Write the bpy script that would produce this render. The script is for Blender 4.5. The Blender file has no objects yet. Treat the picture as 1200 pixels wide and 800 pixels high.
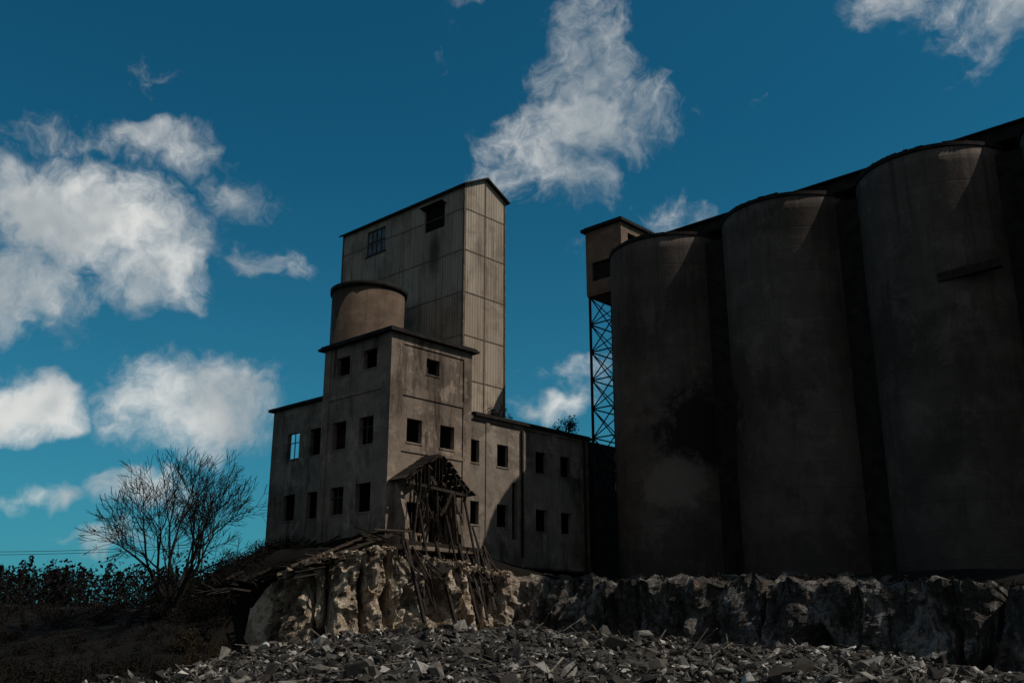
import bpy, bmesh, math, random
import numpy as np
from mathutils import Vector, noise, Matrix
random.seed(7); rng=np.random.default_rng(7)
R=math.radians
scene=bpy.context.scene
try:
    scene.view_settings.view_transform='Standard'; scene.view_settings.look='None'
    scene.view_settings.exposure=0
except Exception: pass

# ---------------------------------------------------------------- camera
cam=bpy.data.cameras.new("camera"); cam.lens=34.5; cam.sensor_width=36; cam.clip_end=6000
co=bpy.data.objects.new("camera",cam); scene.collection.objects.link(co)
co.location=(0,0,0); co.rotation_euler=(R(90+16.56),0,0); scene.camera=co

# ---------------------------------------------------------------- node helper
class NT:
    def __init__(s,tree): s.t=tree; s.n=tree.nodes; s.l=tree.links
    def new(s,typ,**kw):
        nd=s.n.new(typ)
        for k,v in kw.items(): setattr(nd,k,v)
        return nd
    def put(s,sock,v):
        if isinstance(v,bpy.types.NodeSocket): s.l.new(v,sock)
        elif v is not None: sock.default_value=v
    def m(s,op,a,b=None,c=None,clamp=False):
        nd=s.new('ShaderNodeMath',operation=op); nd.use_clamp=clamp
        s.put(nd.inputs[0],a); s.put(nd.inputs[1],b); s.put(nd.inputs[2],c)
        return nd.outputs[0]
    def v(s,op,a,b=None,scale=None):
        nd=s.new('ShaderNodeVectorMath',operation=op)
        s.put(nd.inputs[0],a); s.put(nd.inputs[1],b)
        if scale is not None: s.put(nd.inputs['Scale'],scale)
        return nd.outputs['Value'] if op in('DOT_PRODUCT','LENGTH','DISTANCE') else nd.outputs['Vector']
    def noise(s,vec,scale,detail=4,rough=.55,dist=0,color=False):
        nd=s.new('ShaderNodeTexNoise'); s.put(nd.inputs['Vector'],vec)
        nd.inputs['Scale'].default_value=scale; nd.inputs['Detail'].default_value=detail
        nd.inputs['Roughness'].default_value=rough; nd.inputs['Distortion'].default_value=dist
        return nd.outputs['Color' if color else 'Fac']
    def mix(s,f,a,b,blend='MIX'):
        nd=s.new('ShaderNodeMix',data_type='RGBA',blend_type=blend)
        s.put(nd.inputs[0],f); s.put(nd.inputs[6],a); s.put(nd.inputs[7],b)
        return nd.outputs[2]
    def rng(s,v,a,b,c=0.,d=1.,smooth=True):
        nd=s.new('ShaderNodeMapRange'); nd.interpolation_type='SMOOTHSTEP' if smooth else 'LINEAR'
        s.put(nd.inputs[0],v)
        for i,x in enumerate((a,b,c,d)): s.put(nd.inputs[i+1],x)
        return nd.outputs[0]
    def bump(s,h,strength=.5,dist=.1,normal=None):
        nd=s.new('ShaderNodeBump'); s.put(nd.inputs['Height'],h)
        nd.inputs['Strength'].default_value=strength; nd.inputs['Distance'].default_value=dist
        return nd.outputs[0]
def rgb(c): return (c[0],c[1],c[2],1)
def mat(name):
    m=bpy.data.materials.new(name); m.use_nodes=True
    nt=NT(m.node_tree); bs=nt.n['Principled BSDF']
    bs.inputs['Roughness'].default_value=.9
    try: bs.inputs['Specular IOR Level'].default_value=.15
    except Exception: pass
    return m,nt,bs
def objco(nt): return nt.new('ShaderNodeTexCoord').outputs['Object']
def scalev(nt,v,s): return nt.v('MULTIPLY',v,s)

def concrete(name,c1,c2,stain,stain_amt=.6,ring=0.,bumps=.5,patches=(),light=.45):
    m,nt,bs=mat(name); o=objco(nt)
    big=nt.noise(o,.16,4,.6); mid=nt.noise(o,1.0,6,.72)
    col=nt.mix(nt.rng(mid,.33,.67),rgb(c1),rgb(c2))
    col=nt.mix(nt.m('MULTIPLY',nt.rng(big,.40,.64),.7),col,rgb([x*.42 for x in c1]))
    streak=nt.noise(scalev(nt,o,(1.1,1.1,.16)),1.0,6,.78,.25)
    blot=nt.noise(o,.45,6,.76,.4)
    col=nt.mix(nt.m('MULTIPLY',nt.rng(blot,.52,.62),light),col,rgb([min(1,x*1.5) for x in c2]))
    col=nt.mix(nt.m('MULTIPLY',nt.rng(nt.m('ADD',streak,nt.m('MULTIPLY',nt.m('SUBTRACT',big,.5),.5)),.48,.68),stain_amt),col,rgb(stain))
    h=nt.m('ADD',mid,nt.m('MULTIPLY',blot,.5))
    if ring:
        z=nt.new('ShaderNodeSeparateXYZ'); nt.l.new(o,z.inputs[0])
        q=nt.m('DIVIDE',nt.m('ADD',z.outputs[2],nt.m('MULTIPLY',big,.15)),ring)
        fr=nt.m('FRACT',q)
        line=nt.rng(nt.m('ABSOLUTE',nt.m('SUBTRACT',fr,.5)),.0,.04,1.,0.)
        col=nt.mix(nt.m('MULTIPLY',line,nt.rng(mid,.4,.65,0.05,.5)),col,rgb([x*.4 for x in c1]))
        h=nt.m('SUBTRACT',h,nt.m('MULTIPLY',line,.25))
        lift=nt.m('FLOOR',nt.m('ADD',q,.5))
        wn=nt.new('ShaderNodeTexWhiteNoise',noise_dimensions='1D'); nt.l.new(lift,wn.inputs['W'])
        col=nt.mix(nt.m('MULTIPLY',wn.outputs['Value'],.25),col,rgb([x*.45 for x in c1]))
        dr=nt.noise(scalev(nt,o,(2.6,2.6,.06)),1.0,4,.7)
        col=nt.mix(nt.m('MULTIPLY',nt.m('MULTIPLY',nt.rng(dr,.5,.66),nt.rng(z.outputs[2],12,28)),.6),col,rgb(stain))
        col=nt.mix(nt.m('MULTIPLY',nt.rng(nt.m('ADD',z.outputs[2],nt.m('MULTIPLY',mid,5)),6,12,1.,0.),.45),col,rgb(stain))
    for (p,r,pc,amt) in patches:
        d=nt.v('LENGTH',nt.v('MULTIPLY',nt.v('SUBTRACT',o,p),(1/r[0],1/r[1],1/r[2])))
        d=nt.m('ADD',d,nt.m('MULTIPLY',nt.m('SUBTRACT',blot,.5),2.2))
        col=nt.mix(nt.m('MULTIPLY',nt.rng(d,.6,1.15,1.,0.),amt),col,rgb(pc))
    nt.l.new(col,bs.inputs['Base Color'])
    nt.l.new(nt.bump(h,bumps,.12),bs.inputs['Normal'])
    return m
def simple(name,c,var=.5,scale=3,rough=.85,island=0.,bumps=.3,c2=None):
    m,nt,bs=mat(name); o=objco(nt)
    n=nt.noise(o,scale,4,.65)
    col=nt.mix(nt.rng(n,.3,.7),rgb([x*(1-var) for x in c]),rgb(c2 or [x*(1+var) for x in c]))
    if island:
        g=nt.new('ShaderNodeNewGeometry')
        f=nt.m('MULTIPLY_ADD',g.outputs['Random Per Island'],island*2,1-island)
        col=nt.v('SCALE',col,None,f)
    nt.l.new(col,bs.inputs['Base Color']); bs.inputs['Roughness'].default_value=rough
    return m

M={}
M['block']=concrete("block_concrete",(.20,.152,.122),(.27,.21,.17),(.038,.029,.024),.85,bumps=.8,light=.6)
M['wing']=concrete("wing_concrete",(.175,.142,.117),(.24,.20,.168),(.042,.034,.028),.8,bumps=.8,light=.6)
M['inner']=simple("interior_dark",(.03,.026,.022))  # near-black so openings stay dark; interior shade put into the colour
M['silo']=concrete("silo_concrete",(.098,.079,.069),(.128,.104,.092),(.042,.034,.03),.6,ring=1.55,bumps=.35,
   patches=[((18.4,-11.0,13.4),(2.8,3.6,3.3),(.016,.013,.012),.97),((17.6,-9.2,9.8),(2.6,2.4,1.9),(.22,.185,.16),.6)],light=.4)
M['tank']=concrete("tank_concrete",(.115,.08,.058),(.15,.105,.078),(.045,.032,.025),.5,ring=1.3,bumps=.3,light=.25)
M['tar']=simple("tar_roofing",(.02,.017,.016),.5,2)
M['wood']=simple("weathered_timber",(.04,.03,.023),.5,4,island=.6)
M['rust']=simple("rusted_steel",(.025,.018,.015),.5,5,.7)
M['brickd']=simple("dark_masonry",(.018,.015,.013),.5,1.5)  # near-black base shared by annex, silo webs and gallery walls
M['glass']=simple("dirty_glass",(.12,.15,.17),.4,2,.25)
M['frame']=simple("window_frame",(.06,.05,.045),.3,3)

def cladding():
    m,nt,bs=mat("corrugated_cladding"); o=objco(nt)
    sx=nt.new('ShaderNodeSeparateXYZ'); nt.l.new(o,sx.inputs[0])
    u=nt.m('ADD',sx.outputs[0],sx.outputs[1]); z=sx.outputs[2]
    cu=nt.m('FLOOR',nt.m('DIVIDE',u,1.12)); cz=nt.m('FLOOR',nt.m('DIVIDE',nt.m('SUBTRACT',z,14.3),3.35))
    wn=nt.new('ShaderNodeTexWhiteNoise',noise_dimensions='2D')
    cb=nt.new('ShaderNodeCombineXYZ'); nt.l.new(cu,cb.inputs[0]); nt.l.new(cz,cb.inputs[1]); nt.l.new(cb.outputs[0],wn.inputs['Vector'])
    col=nt.mix(wn.outputs['Value'],rgb((.34,.272,.215)),rgb((.43,.355,.285)))
    st=nt.noise(scalev(nt,o,(2.0,2.0,.13)),1,5,.75)
    col=nt.mix(nt.m('MULTIPLY',nt.rng(st,.48,.70),.75),col,rgb((.09,.062,.042)))
    bl=nt.noise(o,.35,5,.7,.3)
    col=nt.mix(nt.m('MULTIPLY',nt.rng(bl,.46,.64),.5),col,rgb((.14,.105,.082)))
    d=nt.v('LENGTH',nt.v('MULTIPLY',nt.v('SUBTRACT',o,(9.1,6.3,28.4)),(1,1/1.0,1/2.6)))
    col=nt.mix(nt.m('MULTIPLY',nt.rng(nt.m('ADD',d,nt.m('MULTIPLY',st,.9)),.6,1.5,1.,0.),.85),col,rgb((.045,.03,.022)))
    rib=nt.m('SINE',nt.m('MULTIPLY',u,2*math.pi/.28))
    col=nt.mix(nt.rng(rib,-1.,.2,.3,0.),col,rgb((.10,.08,.06)))
    fz=nt.m('FRACT',nt.m('DIVIDE',nt.m('SUBTRACT',z,14.3),3.35))
    col=nt.mix(nt.rng(fz,0.,.03,.6,0.),col,rgb((.07,.05,.04)))
    nt.l.new(col,bs.inputs['Base Color']); bs.inputs['Roughness'].default_value=.7
    nt.l.new(nt.bump(nt.m('ADD',rib,bl),.5,.03),bs.inputs['Normal'])
    return m
M['clad']=cladding()

def rock(name):
    m,nt,bs=mat(name); o=nt.new('ShaderNodeNewGeometry').outputs['Position']
    sx=nt.new('ShaderNodeSeparateXYZ'); nt.l.new(o,sx.inputs[0])
    n1=nt.noise(o,.55,5,.75,.4); n2=nt.noise(scalev(nt,o,(1.0,1.0,.5)),.7,6,.8,.6); n3=nt.noise(o,3.0,5,.75)
    # warm weathered limestone at the buttress; further along grey, with shade painted into the colour
    warm=nt.rng(nt.m('ADD',sx.outputs[0],nt.m('MULTIPLY',n1,3)),0.,4.5,1.,0.)
    dark=nt.mix(warm,rgb((.035,.031,.029)),rgb((.13,.098,.074)))
    mid=nt.mix(warm,rgb((.095,.085,.078)),rgb((.36,.275,.205)))
    lite=nt.mix(warm,rgb((.27,.255,.245)),rgb((.66,.545,.425)))
    col=nt.mix(nt.rng(n1,.33,.62),dark,mid)
    f=nt.m('ADD',n2,nt.m('MULTIPLY',warm,.03))
    col=nt.mix(nt.rng(f,.49,.60),col,lite)
    col=nt.mix(nt.m('MULTIPLY',nt.rng(n1,.56,.68),.6),col,rgb((.16,.075,.04)))
    vf=nt.noise(scalev(nt,o,(1.6,1.6,.35)),.9,5,.75)
    col=nt.mix(nt.rng(vf,.53,.66,0.,.8),col,rgb((.02,.017,.016)))
    col=nt.mix(nt.rng(n3,.48,.68,0.,.6),col,rgb((.025,.021,.019)))
    nt.l.new(col,bs.inputs['Base Color'])
    nt.l.new(nt.bump(nt.m('ADD',n3,nt.m('MULTIPLY',n1,1.5)),1.,.3),bs.inputs['Normal'])
    return m
M['rock']=rock("quarry_rock")
def ground():
    m,nt,bs=mat("ground_soil"); o=nt.new('ShaderNodeNewGeometry').outputs['Position']
    sx=nt.new('ShaderNodeSeparateXYZ'); nt.l.new(o,sx.inputs[0])
    n=nt.noise(o,.4,5,.7); n3=nt.noise(o,7,5,.75)
    soil=nt.mix(nt.rng(n,.35,.65),rgb((.005,.004,.003)),rgb((.013,.010,.0075)))
    grit=nt.mix(nt.rng(n3,.4,.65),rgb((.025,.022,.02)),rgb((.13,.118,.105)))
    g=nt.m('MULTIPLY',nt.rng(nt.m('ADD',sx.outputs[0],nt.m('MULTIPLY',n,7)),-8,-3),nt.rng(sx.outputs[1],36,48,1.,0.))
    nt.l.new(nt.mix(g,soil,grit),bs.inputs['Base Color'])
    nt.l.new(nt.bump(nt.m('ADD',n3,n),.9,.15),bs.inputs['Normal'])
    return m
M['ground']=ground()
def rubblemat():
    m,nt,bs=mat("rubble_stone"); o=objco(nt)
    g=nt.new('ShaderNodeNewGeometry').outputs['Random Per Island']
    cr=nt.new('ShaderNodeValToRGB'); nt.l.new(g,cr.inputs[0]); e=cr.color_ramp
    e.elements[0].position=0; e.elements[0].color=(.015,.013,.012,1)
    e.elements[1].position=1; e.elements[1].color=(.62,.58,.53,1)
    for p,c in ((.35,(.045,.039,.034,1)),(.65,(.10,.088,.078,1)),(.86,(.22,.198,.176,1))):
        x=e.elements.new(p); x.color=c
    n=nt.noise(o,5,4,.7); nb=nt.noise(o,.35,3,.6)
    col=nt.mix(nt.rng(n,.42,.7,0.,.6),cr.outputs[0],rgb((.03,.025,.022)))
    col=nt.mix(nt.rng(nb,.47,.65,0.,.6),col,rgb((.03,.025,.022)))
    nt.l.new(col,bs.inputs['Base Color'])
    return m
M['rubble']=rubblemat()
M['bark']=simple("tree_bark",(.018,.014,.012),.4,6)
def leafmat(name,c,c2):
    m,nt,bs=mat(name); g=nt.new('ShaderNodeNewGeometry').outputs['Random Per Island']
    col=nt.mix(g,rgb(c),rgb(c2))
    nt.l.new(col,bs.inputs['Base Color']); return m
M['scrub']=leafmat("scrub_foliage",(.004,.0035,.0025),(.014,.010,.006))
M['olive']=leafmat("autumn_foliage",(.010,.009,.004),(.048,.030,.012))
M['forest']=leafmat("forest_foliage",(.004,.004,.0035),(.011,.008,.0065))

# ---------------------------------------------------------------- mesh builder
class MB:
    def __init__(s): s.v=[]; s.f=[]; s.mi=[]
    def add(s,vs,fs,mi=0):
        b=len(s.v); s.v+=[tuple(p) for p in vs]; s.f+=[tuple(b+i for i in f) for f in fs]; s.mi+=[mi]*len(fs)
    def box(s,x0,x1,y0,y1,z0,z1,mi=0):
        s.add([(x0,y0,z0),(x1,y0,z0),(x1,y1,z0),(x0,y1,z0),(x0,y0,z1),(x1,y0,z1),(x1,y1,z1),(x0,y1,z1)],
              [(0,3,2,1),(4,5,6,7),(0,1,5,4),(1,2,6,5),(2,3,7,6),(3,0,4,7)],mi)
    def beam(s,p,q,w,h=None,mi=0,roll=0.):
        p=Vector(p);q=Vector(q);h=h or w;d=(q-p).normalized()
        up=Vector((0,0,1)) if abs(d.z)<.95 else Vector((1,0,0))
        sd=d.cross(up).normalized(); u2=sd.cross(d)
        if roll:
            r=Matrix.Rotation(roll,3,d); sd=r@sd;u2=r@u2
        sd=sd*w/2;u2=u2*h/2
        vs=[p-sd-u2,p+sd-u2,p+sd+u2,p-sd+u2,q-sd-u2,q+sd-u2,q+sd+u2,q-sd+u2]
        s.add(vs,[(3,2,1,0),(4,5,6,7),(0,1,5,4),(1,2,6,5),(2,3,7,6),(3,0,4,7)],mi)
    def tube(s,p,q,r0,r1,n=5,mi=0):
        p=Vector(p);q=Vector(q);d=(q-p).normalized()
        up=Vector((0,0,1)) if abs(d.z)<.9 else Vector((1,0,0))
        a=d.cross(up).normalized();b=a.cross(d)
        vs=[];
        for c,r in((p,r0),(q,r1)):
            for i in range(n):
                t=2*math.pi*i/n; vs.append(c+a*math.cos(t)*r+b*math.sin(t)*r)
        s.add(vs,[(i,(i+1)%n,n+(i+1)%n,n+i) for i in range(n)],mi)
    def lathe(s,cx,cy,prof,n=96,mi=0):
        b=[];
        for r,z in prof:
            for i in range(n):
                t=2*math.pi*i/n; b.append((cx+r*math.cos(t),cy+r*math.sin(t),z))
        fs=[]
        for k in range(len(prof)-1):
            for i in range(n):
                j=(i+1)%n; fs.append((k*n+i,k*n+j,(k+1)*n+j,(k+1)*n+i))
        fs.append(tuple((len(prof)-1)*n+i for i in range(n)))
        s.add(b,fs,mi)
    def wall(s,plane,c0,c1,u0,u1,z0,z1,holes,mi=0):
        us=sorted({u0,u1,*[h[0] for h in holes],*[h[1] for h in holes]})
        zs=sorted({z0,z1,*[h[2] for h in holes],*[h[3] for h in holes]})
        def P(u,c,z): return (u,c,z) if plane=='s' else (c,u,z)
        def solid(i,j):
            if i<0 or j<0 or i>=len(us)-1 or j>=len(zs)-1: return False
            um=(us[i]+us[i+1])/2; zm=(zs[j]+zs[j+1])/2
            return not any(h[0]<um<h[1] and h[2]<zm<h[3] for h in holes)
        for i in range(len(us)-1):
            for j in range(len(zs)-1):
                if not solid(i,j): continue
                a,b=us[i],us[i+1];c,d=zs[j],zs[j+1]
                s.add([P(a,c0,c),P(b,c0,c),P(b,c0,d),P(a,c0,d)],[(0,1,2,3)],mi)
                s.add([P(a,c1,c),P(b,c1,c),P(b,c1,d),P(a,c1,d)],[(3,2,1,0)],mi)
                for (ii,jj,e) in ((i-1,j,((a,c),(a,d))),(i+1,j,((b,c),(b,d))),(i,j-1,((a,c),(b,c))),(i,j+1,((a,d),(b,d)))):
                    if not solid(ii,jj):
                        (ua,za),(ub,zb)=e
                        s.add([P(ua,c0,za),P(ub,c0,zb),P(ub,c1,zb),P(ua,c1,za)],[(0,1,2,3)],mi)
    def obj(s,name,mats,parent=None,smooth=False,weld=False):
        me=bpy.data.meshes.new(name); me.from_pydata(s.v,[],s.f)
        for m in mats: me.materials.append(m)
        if len(mats)>1: me.polygons.foreach_set('material_index',s.mi)
        me.update()
        bm=bmesh.new(); bm.from_mesh(me)
        if weld: bmesh.ops.remove_doubles(bm,verts=bm.verts,dist=1e-4)
        bmesh.ops.recalc_face_normals(bm,faces=bm.faces); bm.to_mesh(me); bm.free()
        if smooth:
            me.polygons.foreach_set('use_smooth',[len(p.vertices)<=4 for p in me.polygons])
        o=bpy.data.objects.new(name,me); scene.collection.objects.link(o)
        if parent: o.parent=parent
        return o
def frame(name):
    e=bpy.data.objects.new(name,None); scene.collection.objects.link(e)
    e.location=(-7.65,60,0); e.rotation_euler=(0,0,R(47)); e.empty_display_size=1
    return e

# ---------------------------------------------------------------- factory building
F=frame("abandoned_factory_building")
T=.35
w=MB()
rightH=[(2.99,4.16,16.3,17.35),(1.45,2.74,11.6,13.12),(4.33,5.6,11.58,13.1),(1.62,2.98,6.0,7.85),(3.5,5.2,5.5,9.1)]
leftH=[(1.45,2.85,16.45,17.75),(4.25,5.65,16.45,17.75),(1.55,3.0,11.5,13.3),(4.35,5.75,11.5,13.35),(1.57,3.05,7.25,9.05),(4.3,5.7,7.28,9.04)]
w.wall('s',0,T,0,7.06,3.2,18.5,rightH)
w.wall('t',0.002,T,T,6.94,3.2,18.5,leftH)
w.wall('s',6.94,6.6,T,7.06,4.2,18.5,[])
w.wall('t',7.058,6.7,T,6.6,3.2,18.5,[])
w.obj("block_walls",[M['block']],F)
w=MB()
pr=.09
for (a,b) in ((-pr,.95),(6.35,7.06+.02)): w.box(a,b,-pr,-.003,3.2,18.48)
w.box(-pr,-.003,-.002,.75,3.2,18.48); w.box(-pr,-.003,6.3,6.95,4.2,18.48)
w.box(.952,6.348,-pr*.8,-.003,17.9,18.47); w.box(.952,6.348,-pr*.8,-.003,14.55,14.95)
w.box(.952,6.348,-pr*.8,-.003,10.95,11.15)
w.box(-pr*.8,-.003,.752,6.298,14.9,15.15)
for h in rightH[:3]: w.box(h[0]-.06,h[1]+.06,-.05,.1,h[2]-.1,h[2]-.004)
for h in leftH: w.box(-.04,.1,h[0]-.05,h[1]+.05,h[2]-.09,h[2]-.004)
w.obj("block_pilasters_and_sills",[M['block']],F)
w=MB()
w.box(-.42,7.5,-.42,7.35,18.5,18.66); w.box(-.3,7.38,-.3,7.2,18.66,18.8)
w.obj("block_roof_slab",[M['tar']],F)
w=MB()
for z in (5.0,10.1,14.7): w.box(T+.01,6.69,T+.01,6.59,z,z+.2)
w.box(3.3,3.5,.4,6.5,5.2,18.4); w.box(.4,6.6,3.4,3.6,5.25,18.35)
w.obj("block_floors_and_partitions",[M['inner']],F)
w=MB()
lw=[(7.05,8.55,11.5,13.35),(9.78,11.15,11.55,13.35),(7.1,8.5,7.28,9.05),(9.88,11.25,7.32,9.08)]
w.wall('t',.2,.5,6.944,13.1,4.0,15.2,lw)
w.wall('s',13.1,12.8,.5,7.0,4.0,15.2,[(1.0,3.2,10.6,14.2)])
w.wall('t',7.0,6.7,6.944,12.8,4.0,15.2,[])
for h in lw: w.box(.15,.3,h[0]-.05,h[1]+.05,h[2]-.1,h[2]-.004)
w.obj("left_wing_walls",[M['wing']],F)
w=MB()
w.box(-.1,7.2,6.97,13.4,15.2,15.4)
w.obj("left_wing_roof",[M['tar']],F)
w=MB()
w.box(.52,6.68,6.96,12.78,9.9,10.1); w.box(.52,6.6,8.9,9.05,10.12,15.15); w.box(.52,6.6,8.9,9.05,4.5,9.88)
w.box(4.5,4.7,9.1,12.7,10.12,15.15)
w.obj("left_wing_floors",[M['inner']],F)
w=MB()
for (a,b,c,d) in (lw[1],leftH[2],leftH[5]):
    t=.33 if a>7 else .12
    w.box(t,t+.05,(a+b)/2-.03,(a+b)/2+.03,c,d); w.box(t+.002,t+.048,a,b,(c+d)/2+.2,(c+d)/2+.26)
w.obj("broken_glazing_bars",[M['frame']],F)
w=MB()
rw=[]
for k,(a,b) in enumerate(((7.12,8.17),(9.92,11.04),(13.93,15.12),(16.69,17.84))):
    rw.append((a,b,11.08,12.62)); rw.append((a,b,6.95,8.48))
rw.append((11.45,11.95,6.2,10.1))
rw.append((10.9,19.4,3.25,4.3))
w.wall('s',.2,.5,7.064,20.0,2.0,14.25,rw)
w.wall('s',9.0,8.7,7.064,20.0,2.6,14.25,[])
w.wall('t',20.0,19.7,.5,8.7,2.6,14.25,[])
for h in rw[:8]: w.box(h[0]-.05,h[1]+.05,.15,.3,h[2]-.1,h[2]-.004)
w.obj("right_wing_walls",[M['wing']],F)
w=MB()
for a in (8.95,12.5,15.85,18.8): w.box(a-.18,a+.18,.13,.197,4.7,14.0)
w.box(7.08,20.0,.08,.197,4.4,4.7); w.box(7.08,20.0,.1,.197,14.0,14.24)
w.obj("right_wing_piers_and_bands",[M['wing']],F)
w=MB(); w.box(7.52,20.3,-.12,9.2,14.25,14.42); w.box(7.6,20.2,.1,9.1,14.42,14.55)
w.obj("right_wing_roof",[M['tar']],F)
w=MB()
w.box(7.1,19.68,.52,8.68,9.5,9.7); w.box(7.1,19.68,.52,8.68,4.9,5.1); w.box(7.1,19.68,3.6,3.8,5.12,9.48); w.box(7.1,19.68,3.6,3.8,9.72,14.2)
w.obj("right_wing_floors",[M['inner']],F)
w=MB(); w.box(20.02,26,.12,9,2.4,14.2); w.box(20.4,24,-.9,.118,2.4,10.5)  # near-black annex stands in for the silo shadow on the wing end
w.obj("shadow_dark_annex",[M['brickd']],F)
w=MB(); w.beam((12.35,.05,5.0),(12.35,.05,13.9),.14); 
w.tube((19.3,.0,3),(19.3,.0,14.2),.09,.09,8)
w.obj("downpipes",[M['rust']],F)
# porch
w=MB()
def ragged(x0,x1,y0,y1,z0,tops):
    n=len(tops)-1
    for i in range(n):
        ya=y0+(y1-y0)*i/n; yb=y0+(y1-y0)*(i+1)/n; za,zb=tops[i],tops[i+1]
        w.add([(x0,ya,z0),(x1,ya,z0),(x1,yb,z0),(x0,yb,z0),(x0,ya,za),(x1,ya,za),(x1,yb,zb),(x0,yb,zb)],
          [(0,3,2,1),(4,5,6,7),(0,1,5,4),(1,2,6,5),(2,3,7,6),(3,0,4,7)])
ragged(.45,.8,-1.3,-.1,3.2,[6.6,7.6,8.9,9.1])
ragged(5.15,5.5,-1.3,-.1,3.0,[4.9,6.9,7.8,8.7])
w.obj("porch_side_walls",[M['block']],F)
w=MB()
ax,az=2.95,10.75
for y in (-1.45,-.8,-.2):
    w.beam((.2,y,8.95),(ax,y,az),.14,.18); w.beam((ax,y,az),(5.75,y,8.5),.14,.18)
for k in range(7):
    f=k/7.
    w.beam((.15+2.8*f,-1.6-random.random()*.2,9.08+1.8*f),(.15+2.8*f,-.12,9.08+1.8*f),.44,.04,roll=-.57+random.uniform(-.1,.1))
    w.beam((5.8-2.85*f,-1.6-random.random()*.2,8.62+2.25*f),(5.8-2.85*f,-.12,8.62+2.25*f),.46,.04,roll=.67+random.uniform(-.1,.1))
w.beam((.3,-1.4,8.8),(5.5,-1.4,8.45),.14,.18)
w.beam((1.5,-1.3,8.8),(1.2,-1.2,5.4),.12); w.beam((2.9,-1.35,8.7),(3.2,-1.3,4.6),.1); w.beam((4.3,-1.4,8.6),(4.6,-1.7,3.6),.12)
for i in range(34):
    a=random.uniform(.7,5.2); z=random.uniform(8.2,9.9) if i<14 else random.uniform(4.6,8.4)
    L=random.uniform(.6,2.4); an=random.gauss(0,.45)
    y=random.uniform(-1.5,-.3)
    w.beam((a,y,z),(a+L*math.sin(an),y+random.uniform(-.7,.3),z-L*math.cos(an)),random.uniform(.05,.22),.05,roll=random.random()*3)
for k in range(17):
    x=.5+k*.3; top=8.95+(x-.2)/2.75*1.8 if x<ax else az-(x-ax)/2.8*2.25
    if k in (6,11,12): continue
    w.beam((x,-1.42,top-.1),(x+random.uniform(-.06,.06),-1.42,min(top-.3,9.2-random.uniform(-.5,1.2))),.28,.04)
w.obj("collapsed_porch_timber",[simple("porch_timber",(.025,.019,.015),.5,4,island=.6)],F)
w=MB()
w.tube((4.9,-1.8,8.0),(5.0,-3.9,.4),.08,.08,8); w.tube((1.2,-1.7,7.2),(1.1,-3.4,1.2),.08,.08,8)
w.tube((.5,-1.6,6.0),(.5,-3.3,1.0),.1,.1,8); w.tube((3.3,-1.8,7),(3.5,-3.6,1.2),.07,.07,8); w.tube((5.8,-1.6,6.5),(6.0,-3.6,1.6),.07,.07,8)
for x in (-.2,2.2,4.1,6.3): w.beam((x,-2.1,5.3),(x+.05,-3.9,.6),.18)
w.beam((-.5,-2.1,5.15),(6.6,-2.15,5.0),.16,.22); w.beam((-.3,-3.0,3.2),(6.4,-3.1,3.0),.1,.14)
for k in range(24):
    a=random.uniform(-.5,6.8); w.beam((a,-1.7-random.random()*.6,random.uniform(4.3,5.4)),(a+random.uniform(-.9,.9),-3.0-random.random(),random.uniform(1.2,3.8)),random.uniform(.06,.2),.07)
w.obj("bent_pipes_and_stilts",[M['rust']],F)
w=MB(); w.box(-.4,6.5,-2.2,-.1,4.75,4.98)
w.obj("porch_floor_slab",[M['block']],F)

# ---------------------------------------------------------------- metal clad tower
TW=frame("metal_clad_elevator_tower")
t0,t1,s0,s1,ze,zr=9.15,13.6,3.0,18.0,33.0,34.15
tm=(t0+t1)/2
w=MB()
lh=[(12.35,14.7,30.2,32.35),(5.2,7.45,30.2,32.1)]
w.wall('t',t0,t0+.2,s0,s1,14.3,ze,lh)
w.wall('t',t1,t1-.2,s0,s1,14.3,ze,[])
for y0,y1 in((s0,s0+.2),(s1,s1-.2)):
    w.wall('s',y0,y1,t0+.2,t1-.2,14.3,ze,[])
    w.wall('s',y0,y1,t0,t0+.2,14.3,ze,[]) ; w.wall('s',y0,y1,t1-.2,t1,14.3,ze,[])
    w.add([(t0,y0,ze),(t1,y0,ze),(tm,y0,zr)],[(0,1,2)])
w.obj("cladding",[M['clad']],TW)
w=MB()
for z in (17.65,21.0,24.35,27.7,31.05):
    w.box(t0+.05,t1-.05,s0-.03,s0-.003,z-.035,z+.035)
    w.box(t0-.025,t0-.003,s0+.05,s1-.05,z-.025,z+.025)
w.box(tm-.04,tm+.04,s0-.045,s0-.003,14.4,zr-.25)
for a in(t0,t1): w.box(a-.05,a+.05,s0-.05,s0+.05,14.4,ze-.05)
w.box(t0-.05,t0+.05,s1-.05,s1+.05,14.4,ze-.05)
w.obj("flashing_strips",[simple("flashing",(.14,.11,.085),.4,2)],TW)
w=MB()
o=.3
for sgn,e in((-1,t0-o),(1,t1+o)):
    zz=ze-o*(zr-ze)/(tm-t0)
    a=(e,s0-o,zz);b=(e,s1+o,zz);c=(tm,s1+o,zr);d=(tm,s0-o,zr)
    up=.14
    vs=[a,b,c,d]+[(p[0],p[1],p[2]+up) for p in (a,b,c,d)]
    w.add(vs,[(0,1,2,3),(4,5,6,7),(0,1,5,4),(1,2,6,5),(2,3,7,6),(3,0,4,7)])
w.obj("gable_roof",[M['tar']],TW)
w=MB()
w.box(t0+.1,t0+.14,12.35,14.7,30.2,32.35)
w.obj("window_glass",[M['glass']],TW)
w=MB()
for y in (12.35,12.93,13.52,14.1,14.66): w.box(t0+.03,t0+.09,y-.03,y+.04,30.2,32.35)
for z in (30.22,31.3,32.3): w.box(t0+.02,t0+.08,12.35,14.7,z-.04,z+.04)
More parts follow.
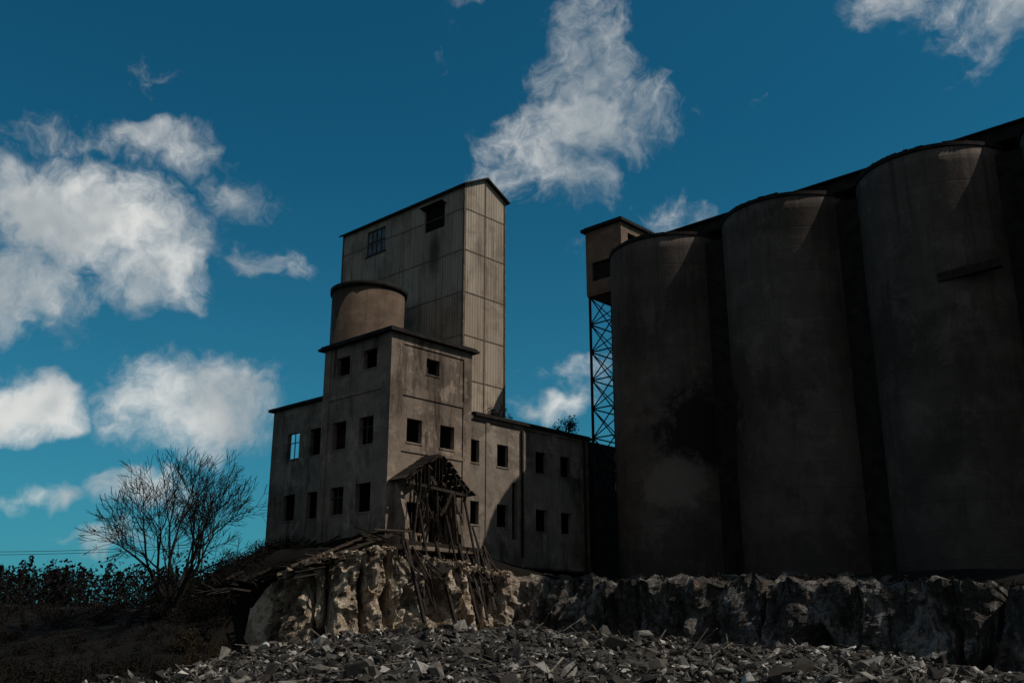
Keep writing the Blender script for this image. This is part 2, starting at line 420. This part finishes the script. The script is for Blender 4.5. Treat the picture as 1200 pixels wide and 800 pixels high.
w.box(t0-.08,t0+.1,12.2,14.85,30.05,30.19)
w.obj("window_bars",[M['frame']],TW)
w=MB()
w.box(t0+.15,t0+.2,5.2,7.45,30.2,32.1)
for k in range(9): w.beam((t0+.08,5.2,30.35+k*.2),(t0+.08,7.45,30.35+k*.2),.12,.03,roll=.6)
w.beam((t0-.25,5.05,32.15),(t0-.25,7.6,32.15),.55,.06,roll=.25)
w.obj("louvre",[M['rust']],TW)

# ---------------------------------------------------------------- round tank
TK=frame("round_concrete_tank")
w=MB(); w.lathe(5.4,9.4,[(2.75,14),(2.75,24.4)],80); w.obj("drum",[M['tank']],TK,True,True)
w=MB(); w.lathe(5.4,9.4,[(2.75,24.38),(2.88,24.4),(2.9,24.75),(2.6,24.9),(.1,25.2)],80); w.obj("rim_and_lid",[M['tar']],TK,True,True)

# ---------------------------------------------------------------- silos
SR=4.7; TOP=28.0
for i in range(5):  # last silo is out of view, added to shade the row
    e=frame("concrete_silo")
    cy=-7.22-10*i; cx=21.5
    w=MB(); prof=[(SR,2.0)]
    z=2.0
    while z<TOP-.6:
        z+=1.55; prof.append((SR+random.uniform(-.015,.015),min(z,TOP-.3)))
    w.lathe(cx,cy,prof,120); w.obj("shaft",[M['silo']],e,True,True)
    w=MB(); w.lathe(cx,cy,[(SR,TOP-.27),(SR+.08,TOP-.25),(SR+.08,TOP-.02),(SR-.1,TOP),(.5,TOP+.25)],120); w.obj("rim",[M['tar']],e,False,True)
    w=MB()
    for k in range(60):
        an=random.uniform(0,6.28); l=random.uniform(.15,1.3)
        c=Vector((cx+(SR-.06)*math.cos(an),cy+(SR-.06)*math.sin(an),TOP+random.uniform(-.03,.02)))
        d=Vector((-math.sin(an),math.cos(an),0))*l
        w.beam(c,c+d,random.uniform(.1,.2),random.uniform(.05,.18))
    w.obj("rim_debris",[M['tar']],e)
    if i<4:
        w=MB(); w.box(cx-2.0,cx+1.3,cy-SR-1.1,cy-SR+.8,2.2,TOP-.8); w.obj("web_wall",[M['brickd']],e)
    if i==2:
        w=MB(); w.beam((17.05,-28.2,19.6),(17.6,-31.5,19.9),.5,.5); w.beam((17.3,-29.6,19.75),(18.5,-29.6,19.75),.3,.3)
        w.obj("pipe_bracket",[M['rust']],e)
G=frame("rooftop_conveyor_gallery")
w=MB(); a0,a1,gy0,gy1=19.6,23.4,-3.42,-53
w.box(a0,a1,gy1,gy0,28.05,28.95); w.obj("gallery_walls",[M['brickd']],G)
w=MB(); gm=(a0+a1)/2
for e in(a0-.3,a1+.3):
    vs=[(e,gy1,28.85),(e,gy0,28.85),(gm,gy0,29.5),(gm,gy1,29.5)]
    vs+= [(p[0],p[1],p[2]+.1) for p in vs]
    w.add(vs,[(0,1,2,3),(4,5,6,7),(0,1,5,4),(1,2,6,5),(2,3,7,6),(3,0,4,7)])
w.obj("gallery_roof",[M['tar']],G)
H=frame("conveyor_headhouse_on_lattice_legs")
b0,b1,c0,c1=20.3,24.3,-3.4,.2
w=MB()
w.wall('t',b0,b0+.2,c0,c1,26.2,31.6,[(-2.6,-.4,27.2,28.8)])
w.wall('t',b1,b1-.2,c0,c1,26.2,31.6,[])
w.wall('s',c0,c0+.2,b0+.2,b1-.2,26.2,31.6,[(21.2,22.4,29.7,30.9)])
w.wall('s',c1,c1-.2,b0+.2,b1-.2,26.2,31.6,[])
w.box(b0+.02,b1-.02,c0+.02,c1-.02,26.0,26.19)
w.obj("headhouse_walls",[concrete("headhouse_concrete",(.16,.11,.08),(.2,.14,.105),(.05,.035,.028),.6)],H)
w=MB(); w.box(b0-.3,b1+.3,c0-.3,c1+.3,31.6,31.85); w.box(b0-.1,b1+.1,c0-.1,c1+.1,31.85,32.0)
w.box(b0+.3,b0+.35,-2.6,-.4,27.2,28.8)  # dark plate behind the window stands in for the unlit inside
w.obj("headhouse_roof_and_dark_plate",[M['tar']],H)
w=MB()
L=[(20.5,.05),(20.5,-2.15),(23.9,.05),(23.9,-2.15)]
for p in L: w.beam((p[0],p[1],3),(p[0],p[1],26.1),.16)
zs=[3+k*2.3 for k in range(11)]
for k in range(10):
    z,zz=zs[k],zs[k+1]
    for (p,q) in ((0,1),(2,3),(0,2),(1,3)):
        P,Q=L[p],L[q]
        w.beam((*P,z),(*Q,zz),.07); w.beam((*Q,z+.02),(*P,zz+.02),.07); w.beam((*P,zz),(*Q,zz),.09)
w.obj("lattice_legs",[M['rust']],H)

# ---------------------------------------------------------------- terrain
def ip(x,pts):
    if x<=pts[0][0]: return pts[0][1]
    for (a,b),(c,d) in zip(pts,pts[1:]):
        if x<=c: 
            f=(x-a)/(c-a); return b+(d-b)*f
    return pts[-1][1]
def sm(x): x=max(0,min(1,x)); return x*x*(3-2*x)
EY=[(-200,110),(-80,75),(-30,64),(-14,57.5),(-11,56),(-7,57.6),(-5,59.4),(-2,61.3),(0,62.0),(2,61.7),(5,58.5),(10,53),(16,48),(21.5,42.5),(32,33),(60,8),(200,-100)]
EZ=[(-80,2),(-30,1.6),(-18,1.9),(-14,2.9),(-11,4.0),(-7,4.7),(-5,4.2),(-2,3.8),(0,3.4),(2,3.0),(5,2.8),(16,2.4),(21.5,1.8),(40,1.5)]
CR=[(-14,-1.75),(-10.8,-1.3),(-6.9,-.47),(-5,-.1),(0,.1),(2.6,-.12),(6.4,-.4),(10.3,-.55),(13.3,-1.0),(15.3,-1.3),(20,-1.7)]
def pit(x,y):
    c=ip(x*31/max(y,20) if y<31 else x,CR)+1.75
    if y<31: f=max(0,(y-13)/18)
    else: f=1-sm((y-31)/9)*.6
    h=-1.75+c*f
    h+=1.0*math.exp(-((x+5)/5.0)**2-((y-56)/3.0)**2)
    h+=.22*noise.noise(Vector((x*.5,y*.5,0)))+.14*noise.noise(Vector((x*1.7,y*1.7,3)))
    return h
def plat(x,y):
    d=math.hypot(x+9,y-65)
    P=2.9+2.2*sm(1-(d-6)/9)
    if x<-16: P=P+(1.6-P)*sm((-16-x)/10)
    e=ip(x,EY); z=ip(x,EZ); z=z+(P-z)*sm((y-e)/5)
    hill=sm((y-85)/110)*(2.4 if x<0 else 1)
    z+=hill
    z+=.25*noise.noise(Vector((x*.25,y*.25,5)))
    if y>100: z+=1.6*noise.noise(Vector((x*.02,y*.02,9)))
    return z
def H_(x,y):
    e=ip(x,EY)
    wd=1.4 if x>-12 else 1.4+sm((-12-x)/8)*14
    of=.9 if x>-12 else .9-sm((-12-x)/8)*11
    f=sm((y-e-of)/wd)
    return pit(x,y)*(1-f)+plat(x,y)*f
def axis(lo,hi,step,far):
    a=list(np.arange(lo,hi+.01,step)); d=step
    up=[];x=hi
    while x<far: d*=1.22; x+=d; up.append(x)
    d=step;dn=[];x=lo
    while x>-far: d*=1.22; x-=d; dn.append(x)
    return dn[::-1]+a+up
xs=axis(-45,45,.6,2500); ys=axis(8,100,.6,2500)
w=MB(); nx=len(xs)
V=[(x,y,H_(x,y)) for y in ys for x in xs]
Fc=[(j*nx+i,j*nx+i+1,(j+1)*nx+i+1,(j+1)*nx+i) for j in range(len(ys)-1) for i in range(nx-1)]
w.v=V;w.f=Fc;w.mi=[0]*len(Fc)
w.obj("ground",[M['ground']],None,True)

def cliff():
    pts=[(x,ip(x,EY),ip(x,EZ)) for x in [-15.5,-14,-11,-7,-5,-2,0,2,5,10,16,21.5,32,50]]
    path=[]
    for p,q in zip(pts,pts[1:]):
        L=math.dist(p[:2],q[:2]); n=max(2,int(L/.16))
        for i in range(n): f=i/n; path.append(Vector(p).lerp(Vector(q),f))
    sp=[]
    for i in range(len(path)):
        k=path[max(0,i-8):i+9]; v=Vector((0,0,0))
        for q in k: v+=q
        sp.append(v/len(k))
    path=sp; nV=46; V=[];Fc=[]
    for i,p in enumerate(path):
        t=(path[min(i+3,len(path)-1)]-path[max(i-3,0)]); t.z=0; t.normalize()
        nrm=Vector((t.y,-t.x,0))
        fade=sm(i/16)
        right=sm((p.x-1)/4)
        for j in range(nV+12):
            if j<=nV:
                f=j/nV; z=-2.2+(p.z+2.2)*f; off=(1-f)**1.2*(1.3-.5*right)
            else:
                k=j-nV; z=p.z+.03*k if k<11 else p.z-1.2; off=-k*.35; f=1
            q=Vector((p.x,p.y,z))
            a=noise.fractal(Vector((p.x*.33,p.y*.33,z*.18)),1,2,5)*(1.7-.6*right)
            b=noise.fractal(Vector((p.x*1.1,p.y*1.1,z*.7+7)),.8,2,6)*(.75-.25*right)
            r=abs(noise.noise(Vector((p.x*.55,p.y*.55,z*.08+20))))
            crack=-1.4*max(0,1-r/.09)
            r2=noise.voronoi(Vector((p.x*.6,p.y*.6,z*.6)))[0]; blk=.28*(r2[1]-r2[0])
            disp=(a+b+crack+blk)*fade*(1 if j<=nV else max(0,1-(j-nV)/8))
            q+=nrm*(off+disp)
            q.z+=(.5*noise.fractal(Vector((q.x*.7,q.y*.7,11)),.8,2,5))*(f**2)*(1 if j<nV+11 else 0)+(fade-1)*1.2
            V.append(q)
    m=nV+12
    for i in range(len(path)-1):
        for j in range(m-1): Fc.append((i*m+j,(i+1)*m+j,(i+1)*m+j+1,i*m+j+1))
    w=MB(); w.v=[tuple(v) for v in V]; w.f=Fc; w.mi=[0]*len(Fc)
    w.obj("quarry_cliff",[M['rock']],None,False)
cliff()

# ---------------------------------------------------------------- rubble
def templates(n,k=10,flat=1.):
    out=[]
    for i in range(n):
        bm=bmesh.new()
        for _ in range(k):
            v=Vector((random.uniform(-1,1),random.uniform(-1,1),random.uniform(-1,1)*flat))
            if v.length>1: v.normalize()
            bm.verts.new(v)
        r=bmesh.ops.convex_hull(bm,input=bm.verts)
        bmesh.ops.delete(bm,geom=[v for v in bm.verts if not v.link_faces],context='VERTS')
        bm.verts.ensure_lookup_table(); bm.verts.index_update()
        out.append((np.array([v.co[:] for v in bm.verts]),[tuple(x.index for x in f.verts) for f in bm.faces])); bm.free()
    return out
def scatter(name,items,mats,tm):
    Vs=[];Fs=[];b=0
    for (x,y,z,sx,sy,sz) in items:
        v,f=tm[random.randrange(len(tm))]
        a,bb,c=random.uniform(0,6.28),random.gauss(0,.5),random.gauss(0,.5)
        rm=np.array((Matrix.Rotation(a,3,'Z')@Matrix.Rotation(bb,3,'X')@Matrix.Rotation(c,3,'Y')))
        Vs.append((v*np.array([sx,sy,sz]))@rm.T+np.array([x,y,z]))
        Fs+= [tuple(i+b for i in q) for q in f]; b+=len(v)
    me=bpy.data.meshes.new(name); me.from_pydata(np.concatenate(Vs).tolist(),[],Fs)
    for m in mats: me.materials.append(m)
    o=bpy.data.objects.new(name,me); scene.collection.objects.link(o); return o
tm=templates(24,12,.8)
items=[]
for i in range(32000):
    y=15+19*random.random()**.75; x=random.uniform(-.42,.56)*y
    if abs(x-1)>12 and random.random()<.7: continue
    lump=noise.noise(Vector((x*.9,y*.9,1)))
    sz=.02+.11*random.random()**3.8
    if random.random()<.018*(1+2.5*lump): sz=random.uniform(.13,.28)
    items.append((x,y,H_(x,y)+sz*.25+max(0,lump)*.22,sz*random.uniform(.8,1.7),sz*random.uniform(.7,1.2),sz*random.uniform(.4,1)))
for i in range(6000):
    x=random.uniform(-13,26); e=ip(x,EY); y=e-.9-abs(random.gauss(0,4.0))
    if y<30: continue
    sz=.05+.3*random.random()**3
    items.append((x,y,H_(x,y)+sz*.2,sz*random.uniform(.8,1.6),sz,sz*random.uniform(.5,1)))
scatter("rubble_heap",items,[M['rubble']],tm)
items=[]
for i in range(650):
    x=random.uniform(-12,0); y=ip(x,EY)+random.uniform(-.4,3.0)
    sz=.05+.24*random.random()**3
    items.append((x,y,ip(x,EZ)+random.uniform(-.2,.2),sz*random.uniform(.8,1.6),sz,sz*random.uniform(.5,1)))
scatter("fallen_masonry_blocks",items,[M['rock']],tm)
w=MB()
for i in range(460):
    y=random.uniform(18,33); x=random.uniform(-.33,.42)*y; z=H_(x,y)+.08
    an=random.uniform(0,6.28); L=random.uniform(.2,1.0); el=random.gauss(.1,.3)
    d=Vector((math.cos(an)*math.cos(el),math.sin(an)*math.cos(el),math.sin(el)))*L
    w.beam((x,y,z),Vector((x,y,z))+d,random.uniform(.015,.05),.015)
w.obj("scattered_laths_and_rods",[simple("pale_lath",(.13,.11,.09),.5,4,island=.7)])

E=frame("collapsed_lean_to_shed")
w=MB()
for k in range(17):
    s=-1.0+k*.75+random.uniform(-.1,.1)
    t_out=-random.uniform(4.6,6.4)
    w.beam((-.25,s,5.75+random.uniform(-.2,.15)-.04*max(0,s-5)),(t_out,s+random.uniform(-.6,.6),3.5+random.uniform(-.3,.2)-.07*s),.12,.14)
for k in range(9):
    f=k/8; t=-.4-5.2*f
    w.beam((t,-.8,5.85-2.4*f),(t+random.uniform(-.3,.3),12.2,5.45-2.5*f-.4),.72,.05,roll=random.uniform(-.12,.12))
for i in range(110):
    t=random.uniform(-8,-.3); s=random.uniform(-3.5,14); z=5.6+.42*t-.06*s+random.uniform(0,.3)
    an=random.uniform(0,3.14); L=random.uniform(.6,2.4)
    d=Vector((math.cos(an),math.sin(an),random.gauss(-.05,.16)))*L
    w.beam((t,s,z),Vector((t,s,z))+d,random.uniform(.05,.25),.05,roll=random.uniform(-.5,.5))
w.obj("fallen_boards_and_rafters",[M['wood']],E)

# ---------------------------------------------------------------- vegetation
def rand_unit():
    v=Vector((random.gauss(0,1),random.gauss(0,1),random.gauss(0,1))); return v.normalized()
def leaf(w,p,s,mi=0):
    a=rand_unit()*s; b=rand_unit(); b=(b-b.project(a)).normalized()*s*.6
    w.add([p-a,p+b,p+a,p-b],[(0,1,2,3)],mi)
def bush(w,c,rx,rz,n,ls,stems=6):
    c=Vector(c); lob=[(c+Vector((random.uniform(-.6,.6)*rx,random.uniform(-.6,.6)*rx,random.uniform(.1,.9)*rz)),random.uniform(.3,.55)) for _ in range(7)]
    for i in range(n):
        l,k=random.choice(lob); u=rand_unit()*random.random()**.45
        leaf(w,l+Vector((u.x*rx*k,u.y*rx*k,u.z*rz*k)),ls*random.uniform(.6,1.4))
    for l,k in lob[:stems]: w.tube(c,l+Vector((0,0,rz*k)),.03*rx,.008,3,1)
w=MB()
for i in range(620):
    x=random.uniform(-36,-9.5); y=ip(x,EY)+random.uniform(-27,4)
    if x>-14 : y=ip(x,EY)-random.uniform(1,5)
    r=random.uniform(.4,1.0); bush(w,(x,y,H_(x,y)-.1),r,r*.7,100,.05)
for i in range(170):
    x=random.uniform(-48,-13); y=random.uniform(60,82); r=random.uniform(.5,1.0)
    bush(w,(x,y,H_(x,y)-.2),r*1.3,r*.75,160,.05)
for i in range(46):   # thicket climbing to the wall foot
    x=random.uniform(-21,-13.5); y=random.uniform(59,70); r=random.uniform(.9,1.5)
    bush(w,(x,y,H_(x,y)-.2),r*1.2,r*(.75+.12*(x+21)/7),420,.055)
w.obj("scrub_undergrowth",[M['scrub'],M['bark']])
w=MB(); 
for (x,y,r) in ((-16.2,53.5,1.3),(-14.6,53,1.1),(-17.6,55,1.0)): bush(w,(x,y,H_(x,y)),r,r*1.2,1000,.05,7)
w.obj("autumn_bush",[M['olive'],M['bark']])
w=MB()
def loc(t,s,z):
    c,s_=math.cos(R(47)),math.sin(R(47)); return (-7.65+t*c-s*s_,60+t*s_+s*c,z)
bush(w,loc(10.8,1.2,14.5),.9,1.0,350,.07); bush(w,loc(11.8,1.0,14.5),.6,.6,160,.06)
w.obj("rooftop_shrub",[M['scrub'],M['bark']])
w=MB(); bush(w,loc(18.6,1.0,14.4),1.3,1.3,500,.08); bush(w,loc(17.2,1.2,14.4),.7,.6,150,.07)
w.obj("rooftop_shrub",[M['scrub'],M['bark']])
w=MB()
for i in range(120):
    x=random.uniform(3,30); y=ip(x,EY)+random.uniform(.2,2.5); r=random.uniform(.12,.35)
    bush(w,(x,y,ip(x,EZ)+.1),r,r*1.0,26,.06,4)
w.obj("clifftop_weeds",[M['scrub'],M['bark']])

# bare tree
w=MB()
def grow(p,d,L,r,dep):
    segs=4 if dep<4 else 3; q=p
    for k in range(segs):
        d=(d+rand_unit()*.10+Vector((0,0,.03))).normalized()
        n=q+d*(L/segs); r2=max(r*.92,.013)
        w.tube(q,n,r,r2,6 if dep<2 else (4 if dep<4 else 3)); q=n; r=r2
        if dep<6 and k>=1 and random.random()<(.58 if dep<4 else .48):
            side=rand_unit(); side=(side-side.project(d)).normalized()
            grow(q,(d*.8+side*random.uniform(.4,.8)).normalized(),L*random.uniform(.55,.8),max(r*.55,.014),dep+1)
    if dep<6:
        for _ in range(2):
            side=rand_unit(); side=(side-side.project(d)).normalized()
            grow(q,(d+side*random.uniform(.22,.5)).normalized(),L*random.uniform(.68,.84),max(r*.70,.015),dep+1)
random.seed(33)
bx,by=-20.1,60
base=Vector((bx,by,H_(bx,by)-.3))
w.tube(base-Vector((0,0,.5)),base+Vector((.05,0,.9)),.34,.27,9)
for k in range(6):
    an=k/6*6.28+.3; d=Vector((math.cos(an)*.66,math.sin(an)*.4,1.0)).normalized()
    grow(base+Vector((math.cos(an)*.1,math.sin(an)*.1,.8)),d,2.75,.15,1)
w.obj("bare_tree",[M['bark']])
random.seed(5)
w=MB()
for i in range(950):
    x=random.uniform(-210,-10); y=random.uniform(110,185)
    g=H_(x,y); h=random.uniform(4.4,6.2); kind=random.random()<.45
    if random.random()<.06: h*=1.2
    for k in range(130):
        f=random.random()**(1.0)
        rad=(h*.32*(1-f)+.15) if kind else h*.5*math.sqrt(max(0,1-(2*f-1)**2))+.1
        an=random.uniform(0,6.28); rr=rad*random.random()**.5
        leaf(w,Vector((x+math.cos(an)*rr,y+math.sin(an)*rr,g+h*(.95*f))),random.uniform(.12,.3))
    w.tube((x,y,g-.3),(x,y,g+h*.8),.1,.03,3,1)
w.obj("distant_forest",[M['forest'],M['bark']])

U=bpy.data.objects.new("overhead_power_line",None); scene.collection.objects.link(U)
w=MB()
pa=Vector((-62,88,6.9));pb=Vector((-34,110,9.2))
for dz in(0,.28):
    prev=None
    for k in range(25):
        f=k/24; p=pa.lerp(pb,f)+Vector((0,0,dz-1.1*4*f*(1-f)*.5))
        if prev: w.tube(prev,p,.025,.025,4)
        prev=p
w.obj("wires",[M['rust']],U)
w=MB()
for p in(pa,pb):
    w.tube((p.x,p.y,H_(p.x,p.y)-1),(p.x,p.y,p.z+.6),.13,.09,8); w.beam((p.x-.6,p.y+.4,p.z+.28),(p.x+.6,p.y-.4,p.z+.28),.08)
w.obj("poles",[M['wood']],U)

# ---------------------------------------------------------------- sun and sky
sun=bpy.data.lights.new("sun",'SUN'); sun.energy=2.7; sun.angle=R(.5); sun.color=(1,.92,.80)
so=bpy.data.objects.new("sun",sun); scene.collection.objects.link(so)
EL=49; AZ=108
sd=Vector((math.sin(R(AZ))*math.cos(R(EL)),math.cos(R(AZ))*math.cos(R(EL)),math.sin(R(EL))))
so.rotation_euler=sd.to_track_quat('Z','Y').to_euler(); so.location=(60,40,60)

world=bpy.data.worlds.new("World"); scene.world=world; world.use_nodes=True
try:
    world.cycles.sampling_method='MANUAL'; world.cycles.sample_map_resolution=256
except Exception: pass
nt=NT(world.node_tree); bg=nt.n['Background']
sky=nt.new('ShaderNodeTexSky'); sky.sky_type='NISHITA'; sky.sun_disc=False
sky.sun_elevation=R(EL); sky.sun_rotation=R(AZ)
sky.air_density=1.0; sky.dust_density=1.0; sky.ozone_density=1.2
STR=.07
D=nt.new('ShaderNodeTexCoord').outputs['Generated']
D=nt.v('NORMALIZE',D)
wv=nt.v('SUBTRACT',nt.noise(D,7,4,.65,color=True),(.5,.5,.5))
Dw=nt.v('ADD',D,nt.v('SCALE',wv,None,.11))
blobs=[(-23.6,22.0,4.8,2.8,1.25),(-27.4,22.2,3.6,2.4,1.0),(-20.8,19.8,2.7,2.6,1.15),(-28.9,17.7,4.0,2.6,1.05),(-17.2,24.4,2.2,1.2,.45),
(-26.3,12.0,3.1,1.9,1.3),(-18.4,12.2,4.8,2.7,1.3),
(4.4,28.6,4.6,2.1,.85),(1.8,26.7,3.6,2.7,.8),(4.5,32.3,2.3,4.6,.5),(8.6,29.4,2.2,1.4,.7),
(25.2,34.0,2.4,1.7,.7),(30.9,32.0,2.4,2.2,.75),(27.4,30.6,1.3,1.8,.4),
(9.9,23.9,2.2,1.7,.8),(2.4,12.4,1.9,1.2,1.0),(4.3,14.3,2.2,1.6,.55),
(-25.3,7.1,1.9,.6,.6),(-20.7,7.3,2.4,1.1,.7),(-22.4,4.9,2.0,.5,.5),(-3.5,36.2,2.4,.8,.7),(-15.0,20.4,1.4,.9,.3),(-21.5,26.0,5.0,1.0,.4)]
field=None
for az,el,ra,rb,wt in blobs:
    az,el=R(az),R(el); ra,rb=R(ra)*1.1,R(rb)*1.1
    r=Vector((math.cos(az),-math.sin(az),0)); p=Vector((-math.sin(az)*math.sin(el),-math.cos(az)*math.sin(el),math.cos(el)))
    x=nt.v('DOT_PRODUCT',Dw,tuple(r/ra)); y=nt.v('DOT_PRODUCT',Dw,tuple(p/rb))
    q=nt.m('ADD',nt.m('MULTIPLY',x,x),nt.m('MULTIPLY',y,y))
    g=nt.m('MULTIPLY',nt.m('SUBTRACT',1.1,q),wt)
    field=g if field is None else nt.m('MAXIMUM',field,g)
field=nt.m('MAXIMUM',field,-.8)
n1=nt.noise(Dw,11,8,.66,.1)
sx=nt.new('ShaderNodeSeparateXYZ'); nt.l.new(D,sx.inputs[0])
back_fill=nt.m('MULTIPLY',nt.rng(sx.outputs[1],.1,-.35),nt.rng(nt.noise(D,2.6,3,.6),.38,.58))  # unseen warm clouds behind the camera, added as fill light
dens=nt.m('ADD',field,nt.m('MULTIPLY',nt.m('SUBTRACT',n1,.5),4.4))
dens=nt.rng(dens,-.25,1.55)
dens=nt.m('MULTIPLY',dens,.96)
tint=nt.mix(1.,sky.outputs[0],(.085,.64,.76,1),'MULTIPLY')
haze=nt.rng(sx.outputs[2],.5,.03,0.,.75,smooth=False)
tint=nt.mix(nt.m('MULTIPLY',haze,nt.m('MULTIPLY',haze,.8)),tint,(.085/STR,.33/STR,.46/STR,1))
shade=nt.rng(nt.noise(nt.v('ADD',D,(.0,0,.02)),9,3,.6),.35,.62)
ccol=nt.mix(shade,(.38/STR,.42/STR,.44/STR,1),(.76/STR,.76/STR,.73/STR,1))
out=nt.mix(dens,tint,ccol)
out=nt.mix(nt.m('MULTIPLY',back_fill,.9),out,(.21/STR,.165/STR,.13/STR,1))
nt.l.new(out,bg.inputs['Color']); bg.inputs['Strength'].default_value=STR
